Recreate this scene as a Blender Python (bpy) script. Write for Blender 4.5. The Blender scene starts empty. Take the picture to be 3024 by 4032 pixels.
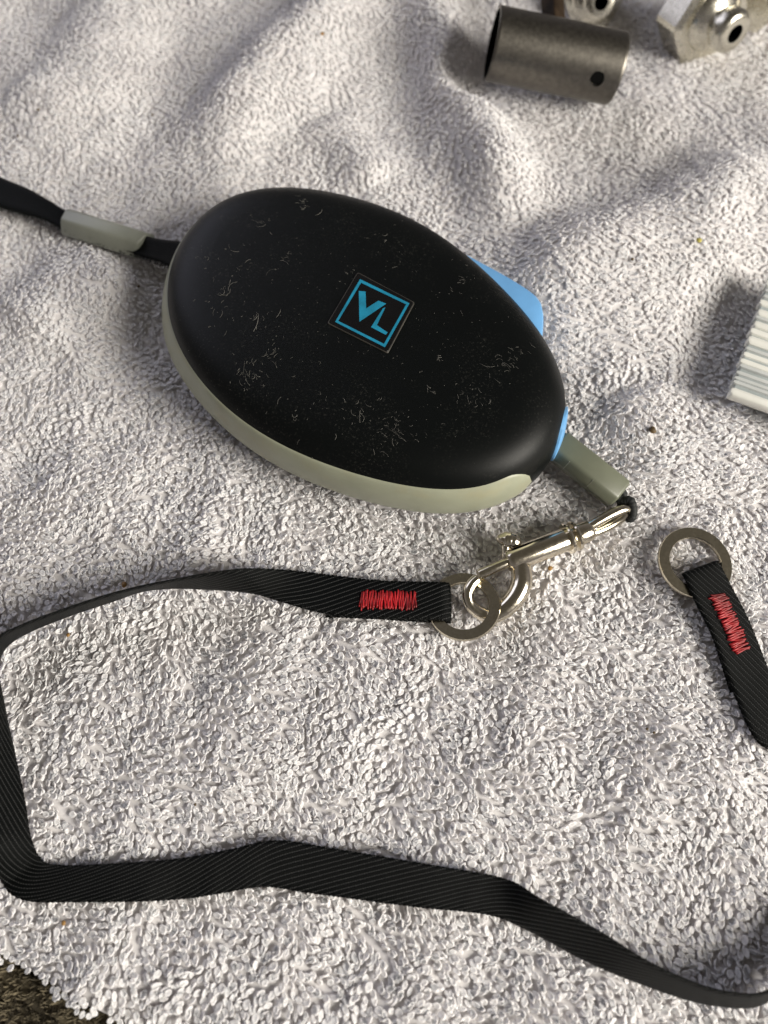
import bpy, math, random
import numpy as np
from mathutils import Vector, Matrix
from mathutils.bvhtree import BVHTree

S = 0.001                      # everything below is written in millimetres
random.seed(7)
rng = np.random.default_rng(11)
sc = bpy.context.scene
COL = sc.collection

# ------------------------------------------------------------------ camera
TILT = math.radians(22.0)
CAM_H = 196.0
CAM_Y = -79.0
FPX = 2922.0
cam_d = bpy.data.cameras.new('camera')
cam = bpy.data.objects.new('camera', cam_d)
COL.objects.link(cam)
cam.location = (0, CAM_Y * S, CAM_H * S)
cam.rotation_euler = (TILT, 0, 0)
cam_d.sensor_fit = 'VERTICAL'
cam_d.sensor_height = 36.0
cam_d.lens = 36.0 * FPX / 4032.0
cam_d.clip_start = 0.005
cam_d.clip_end = 20.0
cam_d.dof.use_dof = True
cam_d.dof.focus_distance = 0.196
cam_d.dof.aperture_fstop = 8.5
sc.camera = cam

# ------------------------------------------------------------------ light
def area_light(name, direction, dist, sx, sy, power, color):
    d = Vector(direction).normalized()
    L = bpy.data.lights.new(name, 'AREA')
    L.shape = 'RECTANGLE'
    L.size = sx * S
    L.size_y = sy * S
    L.energy = power
    L.color = color
    o = bpy.data.objects.new(name, L)
    COL.objects.link(o)
    o.location = d * dist * S
    o.rotation_euler = d.to_track_quat('Z', 'Y').to_euler()
    return o

KEY_EL = math.radians(30.0)
KEY = (0.90 * math.cos(KEY_EL), -0.44 * math.cos(KEY_EL), math.sin(KEY_EL))
area_light('window_light', KEY, 1500, 640, 760, 39.0, (1.0, 0.945, 0.85))
area_light('sky_window_light', (-0.60, 0.64, 0.48), 1700, 1300, 1000, 7.5, (0.82, 0.83, 1.0))

world = bpy.data.worlds.new('World')
sc.world = world
world.use_nodes = True
wn = world.node_tree.nodes
wl = world.node_tree.links
wn.clear()
w_out = wn.new('ShaderNodeOutputWorld')
w_bg = wn.new('ShaderNodeBackground')
# the room around: pale walls at the sides, the dark ceiling and photographer overhead
w_tc = wn.new('ShaderNodeTexCoord')
w_sep = wn.new('ShaderNodeSeparateXYZ')
wl.new(w_tc.outputs['Generated'], w_sep.inputs[0])
w_r = wn.new('ShaderNodeValToRGB')
w_r.color_ramp.elements[0].position = 0.25
w_r.color_ramp.elements[0].color = (0.66, 0.61, 0.60, 1)
w_r.color_ramp.elements[1].position = 0.85
w_r.color_ramp.elements[1].color = (0.30, 0.27, 0.22, 1)
wl.new(w_sep.outputs['Z'], w_r.inputs[0])
wl.new(w_r.outputs[0], w_bg.inputs['Color'])
w_bg.inputs['Strength'].default_value = 0.26
wl.new(w_bg.outputs[0], w_out.inputs[0])

sc.view_settings.view_transform = 'Standard'
sc.view_settings.look = 'None'
sc.view_settings.exposure = 0.0
sc.view_settings.gamma = 1.0
sc.cycles.use_denoising = True
sc.cycles.max_bounces = 12
sc.cycles.diffuse_bounces = 8
sc.cycles.transmission_bounces = 8
sc.cycles.glossy_bounces = 4

# ------------------------------------------------------------------ helpers
CT, ST = math.cos(TILT), math.sin(TILT)
def ray(px, py):
    x = (px - 1512.0) / FPX
    y = -(py - 2016.0) / FPX
    return np.array([x, y * CT + ST, y * ST - CT])
def at(px, py, z=0.0):
    """point of the place (mm) at height z, read off the photograph"""
    d = ray(px, py)
    t = (z - CAM_H) / d[2]
    return np.array([d[0] * t, CAM_Y + d[1] * t, z])
K = 3024.0 / 1659.0
def at9(px, py, z=0.0):
    return at(px * K, py * K, z)

def thing(name, label, cat, loc, group=None):
    o = bpy.data.objects.new(name, None)
    COL.objects.link(o)
    o.empty_display_size = 0.005
    o.location = Vector([float(c) * S for c in loc])
    o['label'] = label
    o['category'] = cat
    if group:
        o['group'] = group
    o['base_mm'] = [float(c) for c in loc]
    return o
def base_of(o):
    while o.parent:
        o = o.parent
    return np.array(list(o['base_mm'])) if 'base_mm' in o else np.zeros(3)

def build(name, verts, faces, mat, parent=None, smooth=True, uv=None, sharp=None):
    v = np.asarray(verts, dtype=float)
    if parent is not None:
        v = v - base_of(parent)
    me = bpy.data.meshes.new(name)
    me.from_pydata((v * S).tolist(), [], [list(map(int, f)) for f in faces])
    if uv is not None:
        ul = me.uv_layers.new(name='UVMap')
        li = np.empty(len(me.loops), dtype=np.int32)
        me.loops.foreach_get('vertex_index', li)
        ul.data.foreach_set('uv', np.asarray(uv, dtype=np.float32)[li].ravel())
    me.validate()
    me.polygons.foreach_set('use_smooth', [smooth] * len(me.polygons))
    if sharp:
        me.set_sharp_from_angle(angle=math.radians(sharp))
    me.materials.append(mat)
    o = bpy.data.objects.new(name, me)
    COL.objects.link(o)
    if parent is not None:
        o.parent = parent
    return o

def loft(rings, close_ring=True, cap0=True, cap1=True, closed_path=False):
    n = len(rings[0])
    V = np.concatenate([np.asarray(r) for r in rings])
    F = []
    m = len(rings)
    for i in range(m if closed_path else m - 1):
        a, b = i * n, ((i + 1) % m) * n
        for j in range(n if close_ring else n - 1):
            k = (j + 1) % n
            F.append((a + j, a + k, b + k, b + j))
    if not closed_path and close_ring:
        if cap0:
            F.append(tuple(range(n - 1, -1, -1)))
        if cap1:
            F.append(tuple(range((m - 1) * n, m * n)))
    return V, F

def merge(*parts):
    V, F, o = [], [], 0
    for v, f in parts:
        V.append(np.asarray(v))
        F += [tuple(i + o for i in q) for q in f]
        o += len(v)
    return np.concatenate(V), F

def unit(v):
    v = np.asarray(v, float)
    return v / (np.linalg.norm(v) + 1e-12)

def catmull(P, n, closed=False):
    P = np.asarray(P, float)
    m = len(P)
    out = []
    segs = m if closed else m - 1
    for i in range(segs):
        if closed:
            p0, p1, p2, p3 = P[(i - 1) % m], P[i], P[(i + 1) % m], P[(i + 2) % m]
        else:
            p1, p2 = P[i], P[i + 1]
            p0 = P[i - 1] if i > 0 else 2 * p1 - p2
            p3 = P[i + 2] if i + 2 < m else 2 * p2 - p1
        for k in range(n):
            t = k / n
            out.append(0.5 * (2 * p1 + (p2 - p0) * t + (2 * p0 - 5 * p1 + 4 * p2 - p3) * t * t
                              + (3 * p1 - p0 - 3 * p2 + p3) * t ** 3))
    if not closed:
        out.append(P[-1])
    return np.array(out)

def tube(path, radii, sides=12, closed=False, caps=True, squash=None):
    P = np.asarray(path, float)
    m = len(P)
    R = np.full(m, radii) if np.isscalar(radii) else np.asarray(radii, float)
    if closed:
        T = np.roll(P, -1, 0) - np.roll(P, 1, 0)
    else:
        T = np.gradient(P, axis=0)
    T = T / (np.linalg.norm(T, axis=1)[:, None] + 1e-12)
    up = np.array([0, 0, 1.0])
    if abs(T[0] @ up) > 0.9:
        up = np.array([1.0, 0, 0])
    N = unit(up - (up @ T[0]) * T[0])
    rings = []
    a = np.arange(sides) * 2 * math.pi / sides
    for i in range(m):
        N = unit(N - (N @ T[i]) * T[i])
        B = np.cross(T[i], N)
        s = 1.0 if squash is None else squash
        rings.append(P[i] + R[i] * (np.cos(a)[:, None] * N * s + np.sin(a)[:, None] * B))
    return loft(rings, True, caps, caps, closed)

def frame_of(axis, up=(0, 0, 1)):
    A = unit(axis)
    U = np.asarray(up, float)
    if abs(A @ U) > 0.95:
        U = np.array([0, 1.0, 0])
    U = unit(U - (U @ A) * A)
    return A, U, np.cross(A, U)

def lathe(origin, axis, prof, sides=32, up=(0, 0, 1), closed=False, poly=None):
    """prof: list of (distance along axis, radius)"""
    A, U, B = frame_of(axis, up)
    a = np.arange(sides) * 2 * math.pi / sides
    rings = [np.asarray(origin) + A * s + r * (np.cos(a)[:, None] * U + np.sin(a)[:, None] * B) for s, r in prof]
    return loft(rings, True, not closed, not closed, closed)

# ------------------------------------------------------------------ materials
def mat_new(name):
    m = bpy.data.materials.new(name)
    m.use_nodes = True
    nt = m.node_tree
    b = nt.nodes.get('Principled BSDF')
    return m, nt, b
def N(nt, kind, **kw):
    n = nt.nodes.new(kind)
    for k, v in kw.items():
        if k in n.inputs:
            n.inputs[k].default_value = v
        else:
            setattr(n, k, v)
    return n
def ramp(nt, src, stops):
    r = nt.nodes.new('ShaderNodeValToRGB')
    el = r.color_ramp.elements
    while len(el) < len(stops):
        el.new(0.5)
    for e, (p, c) in zip(el, stops):
        e.position = p
        e.color = c if len(c) == 4 else (*c, 1)
    nt.links.new(src, r.inputs[0])
    return r
def coords(nt, scale=1.0):
    tc = nt.nodes.new('ShaderNodeTexCoord')
    mp = nt.nodes.new('ShaderNodeMapping')
    mp.inputs['Scale'].default_value = (1000 * scale,) * 3     # mm
    nt.links.new(tc.outputs['Object'], mp.inputs[0])
    return mp.outputs[0]
def noise(nt, vec, scale, detail=3.0, rough=0.55):
    n = N(nt, 'ShaderNodeTexNoise')
    n.inputs['Scale'].default_value = scale
    n.inputs['Detail'].default_value = detail
    n.inputs['Roughness'].default_value = rough
    nt.links.new(vec, n.inputs['Vector'])
    return n
def bump(nt, b, src, strength, dist_mm):
    k = N(nt, 'ShaderNodeBump')
    k.inputs['Strength'].default_value = strength
    k.inputs['Distance'].default_value = dist_mm * S
    nt.links.new(src, k.inputs['Height'])
    nt.links.new(k.outputs[0], b.inputs['Normal'])
    return k

def plastic(name, col, rough=0.45, var=0.12, bumpmm=0.03, bscale=4.0, stain=None):
    m, nt, b = mat_new(name)
    v = coords(nt)
    n = noise(nt, v, 0.15, 4)
    c0 = tuple(x * (1 - var) for x in col)
    c1 = tuple(min(1, x * (1 + var)) for x in col)
    r = ramp(nt, n.outputs[0], [(0.35, c0), (0.65, c1)])
    out = r.outputs[0]
    if stain:
        n3 = noise(nt, v, 0.09, 5, 0.6)
        r3 = ramp(nt, n3.outputs[0], [(0.5, (0, 0, 0)), (0.72, (0.55, 0.55, 0.55))])
        mx = N(nt, 'ShaderNodeMixRGB')
        nt.links.new(r3.outputs[0], mx.inputs[0])
        nt.links.new(out, mx.inputs[1])
        mx.inputs[2].default_value = (*stain, 1)
        out = mx.outputs[0]
    nt.links.new(out, b.inputs['Base Color'])
    n2 = noise(nt, v, bscale, 2)
    b.inputs['Roughness'].default_value = rough
    bump(nt, b, n2.outputs[0], 0.5, bumpmm)
    return m

def metal(name, col, rough, scr=0.1, bumpmm=0.02, bscale=1.5, dark=None):
    m, nt, b = mat_new(name)
    v = coords(nt)
    n = noise(nt, v, 0.6, 5, 0.6)
    c0 = dark or tuple(x * 0.8 for x in col)
    r = ramp(nt, n.outputs[0], [(0.35, c0), (0.62, col)])
    nt.links.new(r.outputs[0], b.inputs['Base Color'])
    b.inputs['Metallic'].default_value = 1.0
    n2 = noise(nt, v, bscale, 4)
    rr = ramp(nt, n2.outputs[0], [(0.3, (rough - scr,) * 3), (0.7, (rough + scr,) * 3)])
    nt.links.new(rr.outputs[0], b.inputs['Roughness'])
    bump(nt, b, n2.outputs[0], 0.4, bumpmm)
    return m

def cotton(name, col, transl=0.25, sss=0.0):
    m, nt, b = mat_new(name)
    v = coords(nt)
    n = noise(nt, v, 0.05, 4, 0.6)
    n2 = noise(nt, v, 0.9, 2, 0.6)
    r = ramp(nt, n.outputs[0], [(0.3, tuple(x * 0.93 for x in col)), (0.7, col)])
    r2 = ramp(nt, n2.outputs[0], [(0.3, (0.86, 0.86, 0.87)), (0.7, (1, 1, 1))])
    mx = N(nt, 'ShaderNodeMixRGB', blend_type='MULTIPLY')
    mx.inputs[0].default_value = 1.0
    nt.links.new(r.outputs[0], mx.inputs[1])
    nt.links.new(r2.outputs[0], mx.inputs[2])
    b.inputs['Roughness'].default_value = 0.85
    if sss:
        b.inputs['Subsurface Weight'].default_value = sss
        b.inputs['Subsurface Radius'].default_value = (1.0, 0.95, 0.9)
        b.inputs['Subsurface Scale'].default_value = 0.9 * S
    b.inputs['Specular IOR Level'].default_value = 0.08
    nt.links.new(mx.outputs[0], b.inputs['Base Color'])
    if not transl:
        return m
    tr = N(nt, 'ShaderNodeBsdfTranslucent')
    nt.links.new(mx.outputs[0], tr.inputs['Color'])
    ms = N(nt, 'ShaderNodeMixShader')
    ms.inputs[0].default_value = transl
    nt.links.new(b.outputs[0], ms.inputs[1])
    nt.links.new(tr.outputs[0], ms.inputs[2])
    nt.links.new(ms.outputs[0], nt.nodes['Material Output'].inputs[0])
    return m

def shell_black():
    m, nt, b = mat_new('black_rubber_shell')
    v = coords(nt)
    big = noise(nt, v, 0.055, 3, 0.6)
    fine = noise(nt, v, 1.6, 5, 0.72)
    # dusty scuffs: fine streaks in loose patches
    mul = N(nt, 'ShaderNodeMath', operation='MULTIPLY')
    r1 = ramp(nt, big.outputs[0], [(0.40, (0, 0, 0)), (0.60, (1, 1, 1))])
    r2 = ramp(nt, fine.outputs[0], [(0.56, (0, 0, 0)), (0.78, (1, 1, 1))])
    nt.links.new(r1.outputs[0], mul.inputs[0])
    nt.links.new(r2.outputs[0], mul.inputs[1])
    vo = N(nt, 'ShaderNodeTexVoronoi')
    vo.inputs['Scale'].default_value = 0.55
    nt.links.new(v, vo.inputs['Vector'])
    r3 = ramp(nt, vo.outputs['Distance'], [(0.0, (0.8, 0.8, 0.8)), (0.085, (0, 0, 0))])
    ad = N(nt, 'ShaderNodeMath', operation='MAXIMUM')
    nt.links.new(mul.outputs[0], ad.inputs[0])
    mu2 = N(nt, 'ShaderNodeMath', operation='MULTIPLY')
    nt.links.new(r3.outputs[0], mu2.inputs[0])
    mu2.inputs[1].default_value = 0.35
    nt.links.new(mu2.outputs[0], ad.inputs[1])
    col = N(nt, 'ShaderNodeMixRGB')
    col.inputs[1].default_value = (0.0022, 0.0030, 0.0030, 1)
    col.inputs[2].default_value = (0.055, 0.055, 0.048, 1)
    nt.links.new(ad.outputs[0], col.inputs[0])
    nt.links.new(col.outputs[0], b.inputs['Base Color'])
    grain = noise(nt, v, 5.5, 2)
    bump(nt, b, grain.outputs[0], 0.55, 0.05)
    b.inputs['Roughness'].default_value = 0.42
    b.inputs['Specular IOR Level'].default_value = 0.17
    return m

def webbing(name, angle=24.0, pitch=1.15, line=0.062):
    m, nt, b = mat_new(name)
    uv = N(nt, 'ShaderNodeUVMap')
    sep = N(nt, 'ShaderNodeSeparateXYZ')
    nt.links.new(uv.outputs[0], sep.inputs[0])
    def M(op, a, bb):
        k = N(nt, 'ShaderNodeMath', operation=op)
        for i, q in enumerate((a, bb)):
            if q is None:
                continue
            if isinstance(q, (int, float)):
                k.inputs[i].default_value = q
            else:
                nt.links.new(q, k.inputs[i])
        return k.outputs[0]
    ca, sa = math.cos(math.radians(angle)), math.sin(math.radians(angle))
    u, vv = sep.outputs[0], sep.outputs[1]
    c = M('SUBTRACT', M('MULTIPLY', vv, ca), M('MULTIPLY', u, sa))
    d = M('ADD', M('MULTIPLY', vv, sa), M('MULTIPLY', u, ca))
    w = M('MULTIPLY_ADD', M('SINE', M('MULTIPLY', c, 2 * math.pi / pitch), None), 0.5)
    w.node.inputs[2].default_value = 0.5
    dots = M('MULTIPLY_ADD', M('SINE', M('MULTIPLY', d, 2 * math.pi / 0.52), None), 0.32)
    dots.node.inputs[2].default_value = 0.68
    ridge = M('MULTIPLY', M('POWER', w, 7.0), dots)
    # second weave level, fine cross threads
    fine = M('MULTIPLY', M('SINE', M('MULTIPLY', u, 2 * math.pi / 0.45), None), M('SINE', M('MULTIPLY', vv, 2 * math.pi / 0.5), None))
    hgt = M('ADD', ridge, M('MULTIPLY', fine, 0.22))
    r = ramp(nt, ridge, [(0.25, (0.0012, 0.0018, 0.0018)), (0.85, (line, line * 1.02, line * 1.02))])  # thread highlights painted in as grey ridges over black
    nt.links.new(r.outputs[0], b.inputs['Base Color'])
    b.inputs['Roughness'].default_value = 0.5
    b.inputs['Specular IOR Level'].default_value = 0.10
    bump(nt, b, hgt, 0.8, 0.25)
    return m

M_TERRY = cotton('white_terry_cotton', (0.905, 0.880, 0.878), 0.0, 0.8)
M_TERRYBASE = cotton('white_towel_ground', (0.84, 0.82, 0.82), 0.10)
M_SHELL = shell_black()
M_BAND = plastic('grey_green_plastic', (0.33, 0.345, 0.255), 0.40, 0.05, 0.012, 5.0, stain=(0.36, 0.33, 0.20))
M_CLIP = plastic('grey_clip_plastic', (0.235, 0.245, 0.205), 0.36, 0.06, 0.015, 3.0)
M_STOP = plastic('dark_grey_clip_plastic', (0.145, 0.155, 0.112), 0.33, 0.06, 0.015, 3.0)
M_BLUE = plastic('sky_blue_plastic', (0.15, 0.38, 0.70), 0.36, 0.05, 0.01, 4.0)
M_BADGE = plastic('black_badge', (0.004, 0.004, 0.0045), 0.24, 0.2, 0.01, 2.0)
M_BADGE_EDGE = plastic('brown_badge_rim', (0.035, 0.032, 0.026), 0.5, 0.5, 0.02, 2.0)  # rim browner and lighter than the badge face
M_PRINT = plastic('turquoise_print', (0.012, 0.24, 0.39), 0.4, 0.22, 0.01, 3.0)
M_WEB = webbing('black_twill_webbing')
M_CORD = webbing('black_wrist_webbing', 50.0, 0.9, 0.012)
M_NICKEL = metal('polished_nickel', (0.78, 0.715, 0.59), 0.17, 0.04, 0.002, 1.2, dark=(0.73, 0.67, 0.55))
M_RING = metal('dull_nickel_ring', (0.62, 0.565, 0.45), 0.24, 0.03, 0.0015, 1.4, dark=(0.59, 0.54, 0.43))
M_STEEL = metal('grey_brushed_steel', (0.185, 0.172, 0.15), 0.40, 0.04, 0.004, 0.9, dark=(0.14, 0.13, 0.115))
M_FITTING = metal('bright_fitting_metal', (0.66, 0.63, 0.54), 0.26, 0.05, 0.003, 0.8, dark=(0.61, 0.585, 0.50))
M_RUST = plastic('rusty_brown_steel', (0.032, 0.021, 0.013), 0.6, 0.4, 0.05, 1.5)
M_RUST.node_tree.nodes['Principled BSDF'].inputs['Specular IOR Level'].default_value = 0.1
M_BORE_SHADE = plastic('painted_bore_shade', (0.0025, 0.0025, 0.0025), 0.8)  # near-black colour stands in for shade inside bores, hole and slot
M_BORE_SHADE.node_tree.nodes['Principled BSDF'].inputs['Specular IOR Level'].default_value = 0.05
M_RED = plastic('red_thread', (0.33, 0.006, 0.010), 0.45, 0.5, 0.05, 6.0)
M_WHITE = plastic('white_ribbed_plastic', (0.80, 0.80, 0.74), 0.34, 0.04, 0.02, 2.0)
M_RIBGREY = plastic('pale_grey_blue_rib', (0.58, 0.60, 0.585), 0.36, 0.05, 0.02, 2.0)
M_GAP = plastic('grey_blue_core', (0.36, 0.40, 0.40), 0.5, 0.1, 0.02, 2.0)
M_CARPET = plastic('brown_carpet', (0.13, 0.108, 0.068), 0.9, 0.5, 0.2, 1.0)
M_LINT = plastic('grey_lint', (0.15, 0.145, 0.13), 0.8, 0.4)
M_FUZZ = plastic('black_fuzz', (0.008, 0.01, 0.01), 0.7, 0.3)
M_CRUMB = plastic('amber_crumb', (0.34, 0.19, 0.055), 0.6, 0.5)
M_CRUMBD = plastic('dark_brown_crumb', (0.10, 0.062, 0.02), 0.6, 0.6)
M_CRUMBY = plastic('yellow_crumb', (0.50, 0.44, 0.10), 0.6, 0.3)

# ------------------------------------------------------------------ the towel's shape
def sines(seed, lam, n=14):
    r = np.random.default_rng(seed)
    a = r.uniform(0, 2 * math.pi, n)
    k = 2 * math.pi / (lam * r.uniform(0.7, 1.5, n))
    ph = r.uniform(0, 2 * math.pi, n)
    def f(x, y):
        s = 0
        for i in range(n):
            s = s + np.sin(k[i] * (x * math.cos(a[i]) + y * math.sin(a[i])) + ph[i])
        return s / math.sqrt(n / 2)
    return f
n_big, n_mid, n_small = sines(3, 34), sines(4, 15), sines(5, 7.5)
n_dir, n_dir2, n_twist = sines(8, 60), sines(9, 14), sines(10, 26)

def pl(pts):
    return [at9(x, y, 0)[:2] for x, y in pts]
#  crest line, height, half width on the shaded (upper left) side, half width on the lit side
RIDGES = [
    (pl([(900, -160), (790, -40), (690, 70), (590, 170), (500, 270), (430, 350)]), 6.5, 15.0, 20.0),
    (pl([(900, -120), (935, 60), (975, 170), (1025, 300), (1085, 420), (1130, 500)]), 6.2, 11.5, 14.0),
    (pl([(1105, 690), (1200, 600), (1310, 545), (1430, 490), (1560, 420), (1680, 360)]), 5.4, 14.0, 32.0),
    (pl([(330, -100), (250, 60), (130, 210), (10, 290)]), 4.2, 16.0, 22.0),
    (pl([(700, 260), (760, 330), (820, 400)]), 2.2, 9.0, 12.0),
    (pl([(40, 740), (150, 640), (270, 570)]), 3.0, 16.0, 22.0),
    (pl([(80, 1030), (330, 1150), (540, 1180)]), 1.8, 13.0, 16.0),
    (pl([(1330, 850), (1420, 960), (1430, 1080)]), 3.2, 11.0, 18.0),
    (pl([(150, 1830), (300, 1690), (520, 1640), (760, 1480)]), 1.5, 14.0, 22.0),
    (pl([(900, 1800), (1050, 1680), (1240, 1600)]), 1.1, 14.0, 20.0),
    (pl([(1300, 1790), (1420, 1720), (1560, 1610)]), 1.7, 14.0, 20.0),
    (pl([(420, 1500), (640, 1440), (840, 1440)]), 1.0, 12.0, 20.0),
]
def ridge_h(x, y):
    h = np.zeros_like(x)
    for P, A, wl_, wr_ in RIDGES:
        best = np.full(x.shape, 1e9)
        side = np.zeros(x.shape)
        endk = np.ones(x.shape)
        tot = sum(np.hypot(*(P[i + 1] - P[i])) for i in range(len(P) - 1))
        run = 0.0
        for i in range(len(P) - 1):
            a, b = P[i], P[i + 1]
            d = b - a
            L = np.hypot(*d)
            t = np.clip(((x - a[0]) * d[0] + (y - a[1]) * d[1]) / (L * L), 0, 1)
            dx, dy = x - (a[0] + t * d[0]), y - (a[1] + t * d[1])
            dist = np.hypot(dx, dy)
            m = dist < best
            best = np.where(m, dist, best)
            nl = (dx * 0.9 + dy * -0.44)
            side = np.where(m, nl / (dist + 1e-6), side)
            s = (run + t * L) / tot
            endk = np.where(m, np.clip(np.minimum(s, 1 - s) / 0.22 + 0.25, 0, 1), endk)
            run += L
        w = wl_ + (wr_ - wl_) * (0.5 + 0.5 * side)
        h += (2.2 if P[0][1] > 55 else 1.4) * A * endk * np.exp(-(best / w) ** 2)
    return h

# plan outline of the leash case, from the photographed seam (left) and silhouette (right)
SEAM = [(410, 500), (380, 556), (366, 620), (368, 680), (388, 745), (432, 815), (490, 872), (560, 925), (640, 969), (740, 1010),
        (850, 1040), (960, 1051), (1060, 1041)]
SILH = [(1150, 1030), (1192, 985), (1212, 940), (1224, 885), (1222, 830), (1203, 775), (1168, 722), (1090, 632), (1005, 551),
        (900, 486), (800, 446), (700, 423), (600, 416), (520, 428), (455, 460)]
def case_outline():
    a = np.array([at9(x, y, 21.0)[:2] for x, y in SEAM])
    b = np.array([at9(x, y, 17.5)[:2] for x, y in SILH])
    c0 = np.concatenate([a, b]).mean(0)
    a = a + 2.3 * (a - c0) / np.linalg.norm(a - c0, axis=1)[:, None]
    P = np.concatenate([a, b])
    Q = catmull(P, 16, True)
    # resample by arc length, then keep the low Fourier terms: a clean egg
    d = np.r_[0, np.cumsum(np.hypot(*(np.roll(Q, -1, 0) - Q).T))]
    s = np.linspace(0, d[-1], 257)[:-1]
    QQ = np.vstack([Q, Q[:1]])
    z = np.interp(s, d, QQ[:, 0]) + 1j * np.interp(s, d, QQ[:, 1])
    f = np.fft.fft(z)
    k = np.abs(np.fft.fftfreq(256) * 256)
    f[k > 5] = 0
    z = np.fft.ifft(f)
    return np.stack([z.real, z.imag], 1)
OUT = case_outline()
CEN = OUT.mean(0)
_lp = at9(352, 690, 12)[:2]
FLARE = np.exp(-(np.linalg.norm(OUT - _lp, axis=1) / 27.0) ** 2)
_t = np.roll(OUT, -1, 0) - np.roll(OUT, 1, 0)
_t = _t / np.linalg.norm(_t, axis=1)[:, None]
OUTN = np.stack([_t[:, 1], -_t[:, 0]], 1)
if np.mean(np.sum(OUTN * (OUT - CEN), 1)) < 0:
    OUTN = -OUTN
OUT = OUT + OUTN * (2.4 * FLARE)[:, None]          # the rim swells out towards the tail
def flare_in(z):
    return 2.4 * FLARE * float(np.clip((z - 10.0) / 10.5, 0, 1))

def outline_sd(x, y):
    """distance outside (+) or inside (-) the case outline"""
    O = OUT[::4]
    Nn = OUTN[::4]
    sh = np.shape(x)
    x, y = np.ravel(x), np.ravel(y)
    res = np.empty(len(x))
    for i in range(0, len(x), 20000):
        dx = x[i:i + 20000, None] - O[None, :, 0]
        dy = y[i:i + 20000, None] - O[None, :, 1]
        d2 = dx * dx + dy * dy
        j = d2.argmin(1)
        r = np.arange(len(j))
        sg = np.sign(dx[r, j] * Nn[j, 0] + dy[r, j] * Nn[j, 1])
        res[i:i + 20000] = np.sqrt(d2[r, j]) * sg
    return res.reshape(sh)

def sstep(a, b, x):
    t = np.clip((x - a) / (b - a), 0, 1)
    return t * t * (3 - 2 * t)

TUBE_A, TUBE_B = at(1937, 172, 18.5), at(2426, 272, 12.6)
FIT_C = at(2860, 90, 5)
BLK_C = at(3120, 1400, 0)
def flat_mask(x, y):
    m = sstep(-2, 16, outline_sd(x, y))
    ab = (TUBE_B - TUBE_A)[:2]
    t = np.clip(((x - TUBE_A[0]) * ab[0] + (y - TUBE_A[1]) * ab[1]) / (ab @ ab), 0, 1)
    d = np.hypot(x - TUBE_A[0] - t * ab[0], y - TUBE_A[1] - t * ab[1])
    m = m * sstep(6, 20, d)
    m = m * sstep(12, 28, np.hypot(x - FIT_C[0], y - FIT_C[1]))
    m = m * sstep(24, 40, np.hypot(x - BLK_C[0], y - BLK_C[1]))
    return m

def H(x, y):
    """height of the top of the pile (mm)"""
    x = np.asarray(x, float)
    y = np.asarray(y, float)
    return flat_mask(x, y) * (ridge_h(x, y) + 0.50 * n_big(x, y) + 0.17 * n_mid(x, y) + 0.08 * n_small(x, y))
def H1(x, y):
    return float(H(np.array([x]), np.array([y]))[0])

# towel border: one straight hem, crossing the lower left corner of the view
E0, E1 = at(0, 3775, -2)[:2], at(470, 4032, -2)[:2]
EDGE_D = unit(E1 - E0)
EDGE_N = np.array([EDGE_D[1], -EDGE_D[0]])
if EDGE_N @ (np.zeros(2) - E0) < 0:
    EDGE_N = -EDGE_N
def edge_dist(x, y):
    return (x - E0[0]) * EDGE_N[0] + (y - E0[1]) * EDGE_N[1] + 0.25 * n_mid(x * 1.3, y * 1.3) + 0.5

PILE = 1.05
towel = thing('towel', 'rumpled white terry cloth towel spread out under everything', 'towel', (0, 0, -3))
def edge_drop(x, y):
    e = edge_dist(x, y)
    return -1.6 * (1 - sstep(0, 9, e))
def make_towel_base():
    xs = np.arange(-240, 261, 2.5)
    ys = np.arange(-150, 301, 2.5)
    # grid laid along the hem so that the border is a clean line
    U, W = np.meshgrid(np.arange(-420, 421, 2.5), np.arange(0.3, 460, 2.5), indexing='ij')
    X = E0[0] + U * EDGE_D[0] + W * EDGE_N[0]
    Y = E0[1] + U * EDGE_D[1] + W * EDGE_N[1]
    Z = H(X, Y) - PILE - 0.68 + edge_drop(X, Y)
    nu, nw = X.shape
    V = np.stack([X, Y, Z], -1).reshape(-1, 3)
    Vb = V - np.array([0, 0, 0.9])
    F = []
    keep = (np.abs(X) < 270) & (Y < 320) & (Y > -190)
    idx = np.arange(nu * nw).reshape(nu, nw)
    n0 = nu * nw
    for i in range(nu - 1):
        for j in range(nw - 1):
            if keep[i, j]:
                F.append((idx[i, j], idx[i + 1, j], idx[i + 1, j + 1], idx[i, j + 1]))
    for i in range(nu - 1):
        if keep[i, 0]:
            F.append((idx[i, 0], n0 + i, n0 + i + 1, idx[i + 1, 0]))
    lower = Vb.reshape(nu, nw, 3)[:, 0]
    V = np.concatenate([V, lower])
    o = build('cloth', V, F, M_TERRYBASE, towel)
    return o
make_towel_base()

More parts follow.
